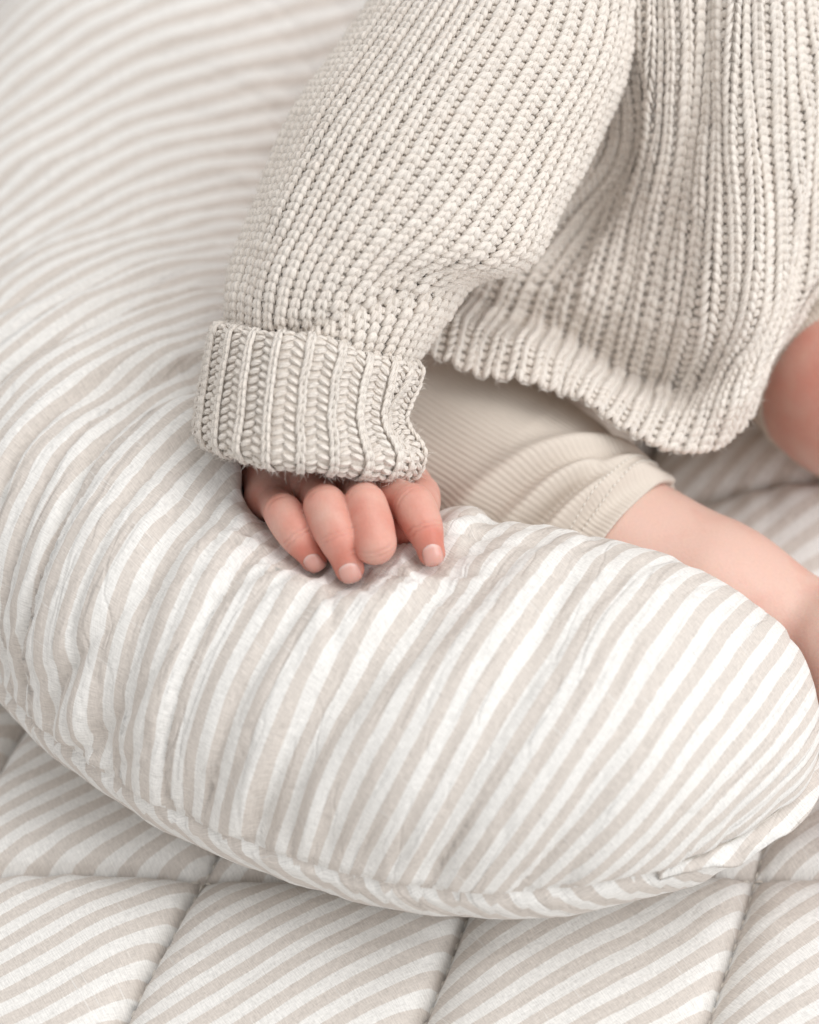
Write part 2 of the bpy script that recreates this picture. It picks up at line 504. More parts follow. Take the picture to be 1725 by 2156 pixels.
FORE = J(655, 770, .612); ELBOW = J(830, 520, .625); SHOULDER = J(1120, 60, .66)
def hand_sdf(P):
    palm = None
    for nm, w in (('little', .0085), ('ring', .0095), ('middle', .0095), ('index', .0090)):
        d = cround(P, fingers[nm][0][0], WRIST * .75 + fingers[nm][0][0] * .25, w * .82, .0135)
        palm = d if palm is None else smin(palm, d, .006)
    heel = smin(cround(P, J(572, 1040, .614), J(575, 1000, .626), .0072, .011), cround(P, J(556, 972, .634), J(610, 960, .634), .0105, .014), .0015)
    palm = smin(palm, heel, .006)
    palm = smin(palm, cround(P, fingers['thumb'][0][0], J(720, 985, .634), .009, .012), .006)
    arm = smin(cround(P, WRIST, FORE, .0160, .0175), cround(P, FORE, ELBOW, .0175, .021), .004)
    # wrist crease: two rolls meeting
    out = smin(palm, arm, .003)
    res = out
    for nm in ('little', 'ring', 'middle', 'index', 'thumb'):
        j, r = fingers[nm]
        f = smin(cround(P, j[0], j[1], r[0], r[1]), cround(P, j[1], j[2], r[1] * .97, r[2]), .0025)
        f = smin(f, cround(P, j[2], j[3], r[2] * .98, r[3]), .003)
        # rounded pad between the joints
        f = smin(f, np.linalg.norm(P - (j[1] * .5 + j[2] * .5), axis=1) - (r[1] + r[2]) * .515, .004)
        # web: soft join with the palm, crisp between fingers
        res = np.minimum(res, f) if nm != 'thumb' else smin(res, f, .0008)
        near = np.linalg.norm(P - j[0], axis=1)
        k = .0045
        sm = smin(out, f, k)
        res = np.where(near < .02, np.minimum(res, sm), res)
    return res
HIP_R = J(1300, 640, .750); KNEE_R = J(885, 930, .688)
ANK_R = J(1672, 1338, .632); HEM_R = J(1306, 1196, .655)
FOOT_R = J(1845, 1445, .612)
HIP_L = J(1590, 500, .76); KNEE_L = J(1800, 795, .69); ANK_L = J(1930, 1010, .75)
def body_sdf(P):
    d = cround(P, HIP_R, KNEE_R, .040, .031)
    shin = cround(P, KNEE_R, HEM_R, .034, .029)
    shin2 = cround(P, HEM_R, J(1490, 1276, .642), .0285, .0265)
    shin3 = cround(P, J(1490, 1276, .642), ANK_R, .0265, .0205)
    leg = smin(smin(d, shin, .01), smin(shin2, shin3, .012), .012)
    foot = smin(cround(P, J(1772, 1368, .622), FOOT_R, .0205, .020), smin(cround(P, FOOT_R, J(1885, 1500, .602) + [.006, 0, 0], .017, .012), cround(P, FOOT_R, J(1885, 1500, .602) - [.006, 0, 0], .017, .013), .01), .008)
    heel, ball = FOOT_R, J(1885, 1500, .602)
    ax_ = (ball - heel) / np.linalg.norm(ball - heel); lat = np.cross(ax_, [0, 0, 1.0]); lat /= np.linalg.norm(lat)
    for k, (o, r, l) in enumerate(((-.0135, .0070, .020), (-.0050, .0058, .022), (.0025, .0054, .021), (.0090, .0050, .0185), (.0150, .0047, .015))):
        foot = smin(foot, cround(P, ball + lat * o * .8, ball + lat * o + ax_ * l - np.array([0, 0, .003]), r, r * .95), .0018)
    leg = smin(leg, foot, .0022)
    l2 = cround(P, HIP_L, KNEE_L, .044, .0325)
    l2 = smin(l2, cround(P, KNEE_L, ANK_L, .033, .025), .012)
    torso = cround(P, (HIP_R + HIP_L) / 2, J(1420, 60, .735), .05, .035)
    arm = cround(P, SHOULDER, ELBOW, .022, .0205)
    arm = smin(arm, smin(cround(P, ELBOW, FORE, .0205, .0175), cround(P, FORE, WRIST, .0175, .0158), .004), .01)
    b = smin(smin(leg, l2, .012), torso, .02)
    return smin(b, smin(arm, cround(P, SHOULDER, J(1420, 60, .735), .022, .03), .01), .015)

person = empty("person", tuple((HIP_R + HIP_L) / 2 * np.array([1, 1, 0])), "baby in a chunky cream knit sweater sitting cross-legged with one hand on the pillow", "baby")
allf = np.concatenate([f[0] for f in fingers.values()] + [WRIST[None]])
lo = allf.min(0) - .02; hi = allf.max(0) + .02
hi[1] = max(hi[1], WRIST[1] + .02)
V1, F1 = surface_nets(hand_sdf, lo, hi, .00048)
V2, F2 = surface_nets(body_sdf, (-.06, -.08, -.03), (.26, .26, .30), .0022)
# crease lines over the finger joints
N1 = vnormals(V1, F1)
cr = np.zeros(len(V1)); red1 = np.zeros(len(V1))
camdir = -FWD
for nm in ('little', 'ring', 'middle', 'index'):
    j, r = fingers[nm]
    for a, ax_, amp, offs in ((j[1], j[2] - j[0], .0005, (-.0020, -.0004, .0012)), (j[2], j[3] - j[1], .00055, (-.0009, .0007))):
        ax_ = ax_ / np.linalg.norm(ax_)
        rel = V1 - a; s = rel @ ax_; dist = np.linalg.norm(rel, axis=1)
        wig = .00035 * noise(V1[:, 0] * 500, V1[:, 1] * 500, V1[:, 2] * 500)
        m = np.exp(-(dist / .0075) ** 4) * sstep(.1, .8, N1 @ camdir)
        for o in offs: cr += -amp * np.exp(-((s + wig - o) / .00036) ** 2) * m
        red1 += .32 * np.exp(-(dist / .006) ** 2)
    red1 += .75 * np.exp(-(np.linalg.norm(V1 - j[3], axis=1) / .007) ** 2)
    # nail bed dip
red1 += .9 * np.exp(-(np.linalg.norm(V1 - fingers['thumb'][0][3], axis=1) / .009) ** 2)
red1 += .46 + .25 * noise(V1[:, 0] * 160, V1[:, 1] * 160, V1[:, 2] * 160)
V1 = V1 + N1 * cr[:, None]
red2 = -.15 + 0.85 * np.exp(-(np.linalg.norm(V2 - (KNEE_L + [0, -.02, .02]), axis=1) / .05) ** 2) \
     + .3 * np.exp(-(np.linalg.norm(V2 - FOOT_R, axis=1) / .05) ** 2)
Vb = np.concatenate([V1, V2]); Fb = np.concatenate([F1, F2 + len(V1)])
me = mesh_np("body", Vb, Fb)
attr1(me, 'red', np.concatenate([red1, red2]))
body = child("body", me, M_SKIN, person)

def project_to(f, P, d, n=25):
    """march P along direction d until the surface f=0"""
    P = P.copy()
    for _ in range(n):
        P = P + d * f(P)[:, None]
    return P
def nail(nm, length, halfw, twist=0.0):
    j, r = fingers[nm]
    ax_ = j[3] - j[2]; ax_ = ax_ / np.linalg.norm(ax_)
    view = CAM - j[3]; view /= np.linalg.norm(view)
    up = view - (view @ ax_) * ax_; up /= np.linalg.norm(up)
    sd = np.cross(ax_, up)
    up = up * math.cos(twist) + sd * math.sin(twist); sd = np.cross(ax_, up)
    nu, nv = 13, 11
    uu, vv = np.meshgrid(np.linspace(-1, 1, nu), np.linspace(-1, 1, nv), indexing='ij')
    # rounded-rectangle outline
    sx = uu * np.sqrt(1 - 0.42 * vv ** 4) * halfw; sy = vv * (1 - np.where(vv < 0, .26, .16) * uu ** 2) * length / 2
    base = j[3] + ax_ * .0008
    P = base + sx[..., None] * sd + sy[..., None] * ax_ + up * .012
    Q = project_to(hand_sdf, P.reshape(-1, 3), -up, 30)
    # smooth convex plate lifted a touch off the skin, free edge at the tip
    h = (.0002 * (1 - .85 * np.maximum(abs(uu), abs(vv)) ** 4)).reshape(-1)
    lift = (.00018 * sstep(.3, 1, vv)).reshape(-1)
    g = grad(hand_sdf, Q, .0004); g /= np.linalg.norm(g, axis=1)[:, None]
    T = Q + g * (h + lift)[:, None]; Bm = Q - g * .0004
    id_ = np.arange(nu * nv).reshape(nu, nv)
    F = np.stack([id_[:-1, :-1], id_[1:, :-1], id_[1:, 1:], id_[:-1, 1:]], -1).reshape(-1, 4)
    rim = np.concatenate([id_[0, :], id_[1:, -1], id_[-1, -2::-1], id_[-2:0:-1, 0]]); r2 = np.roll(rim, -1)
    n0 = nu * nv
    F = np.concatenate([F, np.stack([rim, r2, r2 + n0, rim + n0], -1)])
    me = mesh_np("fingernail", np.concatenate([T, Bm]), F)
    attr1(me, 'tip', np.tile(vv.reshape(-1), 2))
    return child("fingernail", me, M_NAIL, body)
nail('little', .0064, .0028, .25); nail('ring', .0070, .0032, .1); nail('index', .0068, .0030, -.05)

# ------------------------------------------------------------------ the nursing pillow
SEAM_Z = 0.042; A_TOP = 0.061; A_BOT = 0.042
path = np.array([(.088, -.034), (.060, -.0380), (.02, -.035), (-.017, -.021), (-.053, .001), (-.084, .034), (-.106, .095), (-.121, .165),
                 (-.122, .24), (-.095, .315), (-.035, .362), (.04, .38), (.12, .385), (.2, .385)])
pth = crom(path, 160)
seg_s = np.concatenate([[0], np.cumsum(np.linalg.norm(np.diff(pth, axis=0), axis=1))])
half = np.interp(seg_s, [0, .024, .06, .10, .14, .25, .4, 1], [.0445, .0550, .0645, .069, .071, .072, .080, .086])
gx = np.arange(-.24, .34, .003); gy = np.arange(-.15, .62, .003)
GX, GY = np.meshgrid(gx, gy, indexing='ij')
q = np.full(GX.shape, 1e9)
for i in range(len(pth) - 1):
    a, b = pth[i], pth[i + 1]; d = b - a
    t = np.clip(((GX - a[0]) * d[0] + (GY - a[1]) * d[1]) / (d @ d), 0, 1)
    dist = np.hypot(GX - a[0] - t * d[0], GY - a[1] - t * d[1]) / (half[i] + t * (half[i + 1] - half[i]))
    q = np.minimum(q, dist)
# soften the inner corner
def blur2(Z, sig):
    k = np.arange(-int(3 * sig), int(3 * sig) + 1); w = np.exp(-k * k / (2 * sig * sig)); w /= w.sum()
    Zp = np.pad(Z, len(k) // 2, mode='edge')
    Zp = np.apply_along_axis(lambda r: np.convolve(r, w, 'valid'), 0, Zp)
    return np.apply_along_axis(lambda r: np.convolve(r, w, 'valid'), 1, Zp)
q2 = blur2(q ** 2, 4.0)
def samp(Z, x, y):
    fx = np.clip((x - gx[0]) / .003, 0, len(gx) - 1.001); fy = np.clip((y - gy[0]) / .003, 0, len(gy) - 1.001)
    i, j = fx.astype(int), fy.astype(int); fx -= i; fy -= j
    return (Z[i, j] * (1-fx) * (1-fy) + Z[i+1, j] * fx * (1-fy) + Z[i, j+1] * (1-fx) * fy + Z[i+1, j+1] * fx * fy)
def a_top(x, y): return A_TOP - .024 * sstep(.055, .13, x) * sstep(.1, .05, y) - .012 * np.exp(-((y - .17) / .06) ** 2) + .036 * sstep(.22, .36, y)
def pillow_sdf(P):
    qq = samp(q2, P[:, 0], P[:, 1])
    z = P[:, 2] - SEAM_Z
    zz = np.where(z > 0, z / a_top(P[:, 0], P[:, 1]), z / A_BOT)
    f = np.sqrt(np.maximum(qq, 0) ** 1.15 + np.abs(zz) ** 2.2 + 1e-6) - 1
    d = f * .055
    return d
BOX_LO = np.array([-.215, -.14, -.01]); BOX_HI = np.array([.3, .50, .150])
def pillow_pressed(P):
    d = pillow_sdf(P)
    # the hand, forearm and shin sink in
    near = (P[:, 0] > lo[0] - .02) & (P[:, 0] < hi[0] + .02) & (P[:, 1] > lo[1] - .02) & (P[:, 1] < hi[1] + .03) & (P[:, 2] > .03)
    if near.any():
        h = hand_sdf(P[near]) - .0004
        d[near] = -smin(-d[near], h, .015)
    n2 = (P[:, 0] > -.06) & (P[:, 1] > -.06) & (P[:, 1] < .15)
    if n2.any():
        h = body_sdf(P[n2]) - .0045
        d[n2] = -smin(-d[n2], h, .008)
    return d
Vp, Fp = surface_nets(pillow_pressed, BOX_LO, BOX_HI, .0018, 3)
Np = vnormals(Vp, Fp)
TH_P = R(46)
ca, sa = math.cos(TH_P), math.sin(TH_P)
dz = Vp[:, 2] - SEAM_Z
# unroll the cover: plan position pushed outwards by the extra arc length over the stuffing
gqx, gqy = np.gradient(blur2(q2, 3.0), .003)
nx, ny = samp(gqx, Vp[:, 0], Vp[:, 1]), samp(gqy, Vp[:, 0], Vp[:, 1])
nl = np.maximum(np.hypot(nx, ny), 6.0); nx /= nl; ny /= nl
qv = np.sqrt(np.maximum(samp(q2, Vp[:, 0], Vp[:, 1]), 0))
angv = np.arctan2(qv, np.maximum(dz, 0) / a_top(Vp[:, 0], Vp[:, 1]))
extra = np.maximum(.066 * (angv - np.sin(angv)), 0) * 1.22
sx_, sy_ = Vp[:, 0] + nx * extra, Vp[:, 1] + ny * extra
kx = .58
ys = np.where(sy_ < .04, .04 + (sy_ - .04) * kx, sy_)                # tighter stuffing turns the stripes on the near arm
ys = np.where(np.abs(sy_ - .04) < .03, .04 + (sy_ - .04) * (1 + kx) / 2 + (sy_ - .04) ** 2 * (1 - kx) / .12 + (1 - kx) * .0075, ys)
far_ = lambda y: 1 - .22 * sstep(.07, .26, y)
thv = TH_P - R(20) * sstep(.07, .33, ys)
yy_ = np.linspace(-.3, .8, 1200); cint = np.concatenate([[0], np.cumsum(far_(yy_) * np.cos(TH_P - R(20) * sstep(.07, .33, yy_)))[:-1]]) * (yy_[1] - yy_[0])
across = -(sx_ + .08) * far_(ys) * np.sin(thv) + np.interp(ys, yy_, cint); along = sx_ * ca + sy_ * sa
leftw = sstep(.09, -.05, Vp[:, 0]); top = sstep(-.002, .012, dz)
hd = hand_sdf(Vp)
away = sstep(.001, .014, hd)
def ridge(n): return 1 - np.abs(n) * 2.2
def creases(n, w): return -np.exp(-((n - .17) / w) ** 2)
wrp = .5 * noise(along / .11, across / .06, 5)
f1 = creases(noise(across / .026 + wrp, along / .22, 2.0), .11) * .0044
f2 = noise(across / .015 + wrp, along / .16, 8.0) * .0028
f3 = creases(noise(across / .017 + wrp + 7, along / .2, 14.0), .10) * .0018
near_w = sstep(.17, .07, Vp[:, 1])
disp = ((f1 + f2 + f3) * (.15 + .9 * leftw) * (.12 + .88 * near_w) + .0014 * noise(Vp[:, 0] / .035, Vp[:, 1] / .035, 11.0)) * top * away
# position along the outline
iseg = np.argmin(((Vp[:, None, :2] - pth[None, ::2]) ** 2).sum(2), axis=1)
tg = np.gradient(pth[::2], axis=0)[iseg]
sarc = seg_s[::2][iseg] + ((Vp[:, :2] - pth[::2][iseg]) * tg).sum(1) / np.linalg.norm(tg, axis=1)
reach = .022 + .022 * (noise(sarc / .02, 9.0, 2.0) + .4)
puck_w = np.exp(-np.maximum(dz, 0) / np.maximum(reach, .008)) * sstep(-.003, .004, dz)
lean = sarc + .35 * np.maximum(dz, 0)
disp += puck_w * (creases(noise(lean / .018, dz / .12, 3.0), .19) * .0042 + .0032 * noise(lean / .013, dz / .10, 6.0) + .0010) * away * (.35 + .65 * leftw)
hc = J(690, 1150, .582)
ha = np.arctan2(Vp[:, 1] - hc[1], Vp[:, 0] - hc[0]); hr = np.hypot(Vp[:, 1] - hc[1], Vp[:, 0] - hc[0])
disp += (creases(noise(np.cos(ha) * 3.2 + 5, np.sin(ha) * 3.2, hr / .09), .14) * .0022 + .0018 * noise(np.cos(ha) * 4, np.sin(ha) * 4 + 9, hr / .06)) * np.exp(-np.maximum(hd, 0) / .028) * sstep(.0005, .006, hd) * top
disp += -.0026 * np.exp(-(dz / .0018) ** 2)                 # the seam line pulls in
disp += .0012 * noise(sarc / .012, dz / .03, 4.0) * sstep(0, -.01, dz)
Vd = Vp + Np * disp[:, None]
# the bottom never goes through the quilt
wob = .0010 * noise(Vp[:, 0] / .03, Vp[:, 1] / .03, 21.0)
fab_top = np.stack([across + wob, along, across * 0], -1)
fab_bot = np.stack([sarc * .70 - .54 * dz, sarc * .4 + dz, dz * 0], -1)

pillow = empty("nursing_pillow", (-.05, .1, 0.0), "curved nursing pillow in beige and white striped linen lying on the quilt", "pillow")
def submesh(name, V, F, keep, at):
    Fk = F[keep]; used = np.unique(Fk); mp = np.full(len(V), -1); mp[used] = np.arange(len(used))
    me = mesh_np(name, V[used], mp[Fk]); attr(me, 'fab', at[used]); return me
zc = dz[Fp].mean(1)
child("top_panel", submesh("top_panel", Vd, Fp, zc >= 0, fab_top), M_PILLOW, pillow)
child("bottom_panel", submesh("bottom_panel", Vd, Fp, zc < 0, fab_bot), M_PILLOW, pillow)
# the sewn-out edge with its row of stitches at the closed end
iso = []
for ang in np.linspace(R(-105), R(-8), 140):
    c = np.array([.088, -.034]); dvec = np.array([math.cos(ang), math.sin(ang)])
    rr = np.linspace(.02, .12, 800); qq = samp(q2, c[0] + rr * dvec[0], c[1] + rr * dvec[1])
    iso.append(c + dvec * rr[np.argmax(qq > 1.0)])
iso = np.array(iso); n = len(iso)
tng = np.gradient(iso, axis=0); tng /= np.linalg.norm(tng, axis=1)[:, None]
nout = np.stack([tng[:, 1], -tng[:, 0]], -1)
s_ = np.concatenate([[0], np.cumsum(np.linalg.norm(np.diff(iso, axis=0), axis=1))])
fade = sstep(0, .03, s_) * sstep(s_[-1], s_[-1] - .03, s_)
rows = []
for k, w in enumerate(np.linspace(-.006, .0042, 8)):
    ww = np.where(w > 0, w * fade * (1 + .3 * noise(s_ / .02, 3.0, 1.0)), w)
    zz = SEAM_Z + .0006 + (.0016 * noise(s_ / .007, w * 60, 2.0) + .0025 * noise(s_ / .018, 1.0, 5.0)) * sstep(-.004, .004, w) - .0022 * sstep(-.002, .0042, w)
    rows.append(np.concatenate([iso + nout * ww[:, None], zz[:, None]], 1))
rows = np.array(rows)
top_ = rows.reshape(-1, 3); bot_ = top_ - np.array([0, 0, .0011])
id_ = np.arange(8 * n).reshape(8, n)
F = np.stack([id_[:-1, :-1], id_[1:, :-1], id_[1:, 1:], id_[:-1, 1:]], -1).reshape(-1, 4)
rim = np.concatenate([id_[0, :], id_[1:, -1], id_[-1, -2::-1], id_[-2:0:-1, 0]]); r2 = np.roll(rim, -1); m0 = 8 * n
F = np.concatenate([F, F[:, ::-1] + m0, np.stack([rim, r2, r2 + m0, rim + m0], -1)])
V = np.concatenate([top_, bot_])
me = mesh_np("seam_edge", V, F)
attr(me, 'fab', np.stack([-V[:, 0] * sa + V[:, 1] * ca, V[:, 0] * ca + V[:, 1] * sa, V[:, 2] * 0], -1))
seam_edge = child("seam_edge", me, M_PILLOW, pillow)
kk = np.arange(6, n - 8, 1)
p0 = rows[3][kk] + [0, 0, .0002]; p1 = rows[3][kk] * .4 + rows[3][kk + 1] * .6 + [0, 0, .0002]
V, F = lozenges(p0, (p0 + p1) / 2 + [0, 0, .0005], p1, np.tile([0, 0, 1.0], (len(p0), 1)), .00028, 5, 4)
child("edge_stitching", mesh_lz("edge_stitching", V, F), M_THREAD, seam_edge, "stuff")

# ------------------------------------------------------------------ leggings
def tube_grid(C, A1, A2, nphi, phi0=0, phi1=2 * math.pi):
    ph = np.linspace(phi0, phi1, nphi)
    return C[:, None] + np.cos(ph)[None, :, None] * A1[:, None] + np.sin(ph)[None, :, None] * A2[:, None]
def grid_mesh(name, G, closed, thick=0.0):
    nv, nu = G.shape[:2]; id_ = np.arange(nv * nu).reshape(nv, nu)
    if closed:
        idn = np.concatenate([id_, id_[:, :1]], 1)
    else: idn = id_
    F = np.stack([idn[:-1, :-1], idn[:-1, 1:], idn[1:, 1:], idn[1:, :-1]], -1).reshape(-1, 4)
    return G.reshape(-1, 3), F
def legging_tube(name, pts, rads, nv, nphi, folds, hem=True):
    C = crom(pts, nv); r = np.interp(np.linspace(0, 1, nv), np.linspace(0, 1, len(rads)), rads)
    T = np.gradient(C, axis=0); L = np.concatenate([[0], np.cumsum(np.linalg.norm(np.diff(C, axis=0), axis=1))])
    T /= np.linalg.norm(T, axis=1)[:, None]
    view = CAM - C; view /= np.linalg.norm(view, axis=1)[:, None]
    A2 = view - (view * T).sum(1)[:, None] * T; A2 /= np.linalg.norm(A2, axis=1)[:, None]
    A1 = np.cross(A2, T)
    ph = np.linspace(0, 2 * math.pi, nphi, endpoint=False)
    LL, PH = np.meshgrid(L, ph, indexing='ij')
    rr = np.broadcast_to(r[:, None], LL.shape).copy()
    rr += folds(LL, PH, L[-1])
    # narrow lengthwise ribs
    nr = 124
    ribv = np.abs(np.sin(PH * nr / 2 + .5 * noise(LL / .02, PH * 2, 1.0)))
    rr += .00042 * ribv ** .6 - .0004
    G = C[:, None] + rr[..., None] * (np.cos(PH)[..., None] * A1[:, None] + np.sin(PH)[..., None] * A2[:, None])
    V, F = grid_mesh(name, G, True)
    nvv = len(V)
    # turned-in edge
    last = np.arange((nv - 1) * nphi, nv * nphi)
    inner = C[-1] + (rr[-1] - .0016)[:, None] * (np.cos(ph)[:, None] * A1[-1] + np.sin(ph)[:, None] * A2[-1]) - T[-1] * .0004
    inner2 = C[-8] + (rr[-1] - .0022)[:, None] * (np.cos(ph)[:, None] * A1[-8] + np.sin(ph)[:, None] * A2[-8])
    V = np.concatenate([V, inner, inner2]); a = last; b = nvv + np.arange(nphi); c = b + nphi
    for p_, q_ in ((a, b), (b, c)):
        F = np.concatenate([F, np.stack([p_, np.roll(p_, -1), np.roll(q_, -1), q_], -1)])
    me = mesh_np(name, V, F)
    fab = np.zeros((len(V), 3)); fab[:nvv, 0] = (PH * .03).ravel(); fab[:nvv, 1] = LL.ravel()
    attr(me, 'fab', fab)
    return me, (C, A1, A2, T, rr, ph, L)
def shin_folds(LL, PH, Lt):
    s = Lt - LL                                     # distance from the hem
    th = (PH - math.pi / 2)
    f = 0
    for s0, sl, amp, w, c0, cw in ((.0140, .008, .0075, .0034, .25, 1.0), (.0265, .014, .0075, .0040, .4, 1.0), (.041, .018, .0055, .005, .6, 1.0), (.0185, .004, -.0022, .002, .3, .8)):
        cen = s0 + sl * th + .002 * noise(th * 1.5, s0 * 900, 3)
        f = f + amp * np.exp(-((s - cen) / w) ** 2) * np.exp(-((-th - c0) / cw) ** 2)
    f = f + .0015 * noise(LL / .02, PH * 1.6, 5.0) - .0009 * np.exp(-((s - .0095) / .0012) ** 2)
    return f + .0012 * sstep(.006, 0, s)
KN0 = KNEE_R + (KNEE_R - HEM_R) * .42
me, info = legging_tube("legging_leg", [KN0, KNEE_R + (KNEE_R - HEM_R) * .2 + [0, .0, .001], KNEE_R, KNEE_R * .5 + HEM_R * .5, HEM_R],
                        [.004, .031, .0385, .0385, .0318], 230, 552, shin_folds)
leggings = child("legging_leg", me, M_JERSEY, person)
# twin rows of hem stitches
C, A1, A2, T, rr, ph, L = info
def on_leg(s, phv, lift):
    i = np.clip(np.searchsorted(L, L[-1] - s), 0, len(L) - 1); k = np.clip((phv / (2 * math.pi) * len(ph)).astype(int), 0, len(ph) - 1)
    r = rr[i, k] + lift
    return C[i] + r[:, None] * (np.cos(phv)[:, None] * A1[i] + np.sin(phv)[:, None] * A2[i]), np.cos(phv)[:, None] * A1[i] + np.sin(phv)[:, None] * A2[i]
pv = np.arange(R(-10), R(200), .055) % (2 * math.pi)
P0, P1, NN = [], [], []
for s in (.0080, .0108):
    a, n_ = on_leg(np.full(len(pv), s), pv, .0001); b, _ = on_leg(np.full(len(pv), s), (pv + .042) % (2 * math.pi), .0001)
    P0.append(a); P1.append(b); NN.append(n_)
P0, P1, NN = map(np.concatenate, (P0, P1, NN))
V, F = lozenges(P0, (P0 + P1) / 2 + NN * .0006, P1, NN, .0003, 5, 4)
child("hem_stitching", mesh_lz("hem_stitching", V, F), M_THREAD, leggings, "stuff")
soft = lambda LL, PH, Lt: .0022 * noise(LL / .03, PH * 1.2, 15.0)
me, _ = legging_tube("legging_thigh", [KNEE_R + (KNEE_R - HIP_R) * .16, KNEE_R, KNEE_R * .5 + HIP_R * .5, HIP_R], [.02, .0385, .044, .050], 90, 552, soft)
child("legging_thigh", me, M_JERSEY, person)
def cuff_l(LL, PH, Lt):
    s = Lt - LL
    return .0010 + .0008 * noise(LL / .012, PH * 1.5, 25.0) + .0008 * np.sin(s / .0022) * np.exp(-s / .02)
P_L = KNEE_L * 1.04 - HIP_L * .04
me, _ = legging_tube("legging_leg", [HIP_L, HIP_L * .5 + P_L * .5, P_L], [.050, .0420, .0344], 120, 552, cuff_l)
child("legging_leg", me, M_JERSEY, person)

# ------------------------------------------------------------------ chunky rib knit
class Patch:
    """smooth sheet from a control net (rows v, columns u) of points"""
    def __init__(s, net):
        s.net = np.asarray(net, float)
    def grid(s, nv, nu):
        g = np.stack([crom(s.net[:, k], nv) for k in range(s.net.shape[1])], 1)
        return np.stack([crom(g[i], nu) for i in range(nv)], 0)
class Sheet:
    """dense grid G[v,u], outward towards ref; bilinear lookup"""
    def __init__(s, G, flip):
        s.G = G; s.nv, s.nu = G.shape[:2]
        du = np.gradient(G, axis=1); dv = np.gradient(G, axis=0)
        n = np.cross(du, dv) * flip; s.N = n / np.maximum(np.linalg.norm(n, axis=2, keepdims=True), 1e-12)
    def at(s, u, v, h=0.0):
        fu = np.clip(u, 0, 1) * (s.nu - 1.001); fv = np.clip(v, 0, 1) * (s.nv - 1.001)
        i, j = fv.astype(int), fu.astype(int); a = (fv - i)[..., None]; b = (fu - j)[..., None]
        L = lambda Z: (Z[i, j]*(1-a)*(1-b) + Z[i+1, j]*a*(1-b) + Z[i, j+1]*(1-a)*b + Z[i+1, j+1]*a*b)
        n = L(s.N); n /= np.linalg.norm(n, axis=-1, keepdims=True)
        return L(s.G) + n * np.asarray(h)[..., None], n

def arc_rows(S, u, nrows, v0, v1):
    """row positions of equal length along the rib at u"""
    vv = np.linspace(v0, v1, 300); p, _ = S.at(np.full(300, u), vv)
    L = np.concatenate([[0], np.cumsum(np.linalg.norm(np.diff(p, axis=0), axis=1))])
    return np.interp(np.linspace(0, L[-1], nrows), L, vv), L[-1] / (nrows - 1)

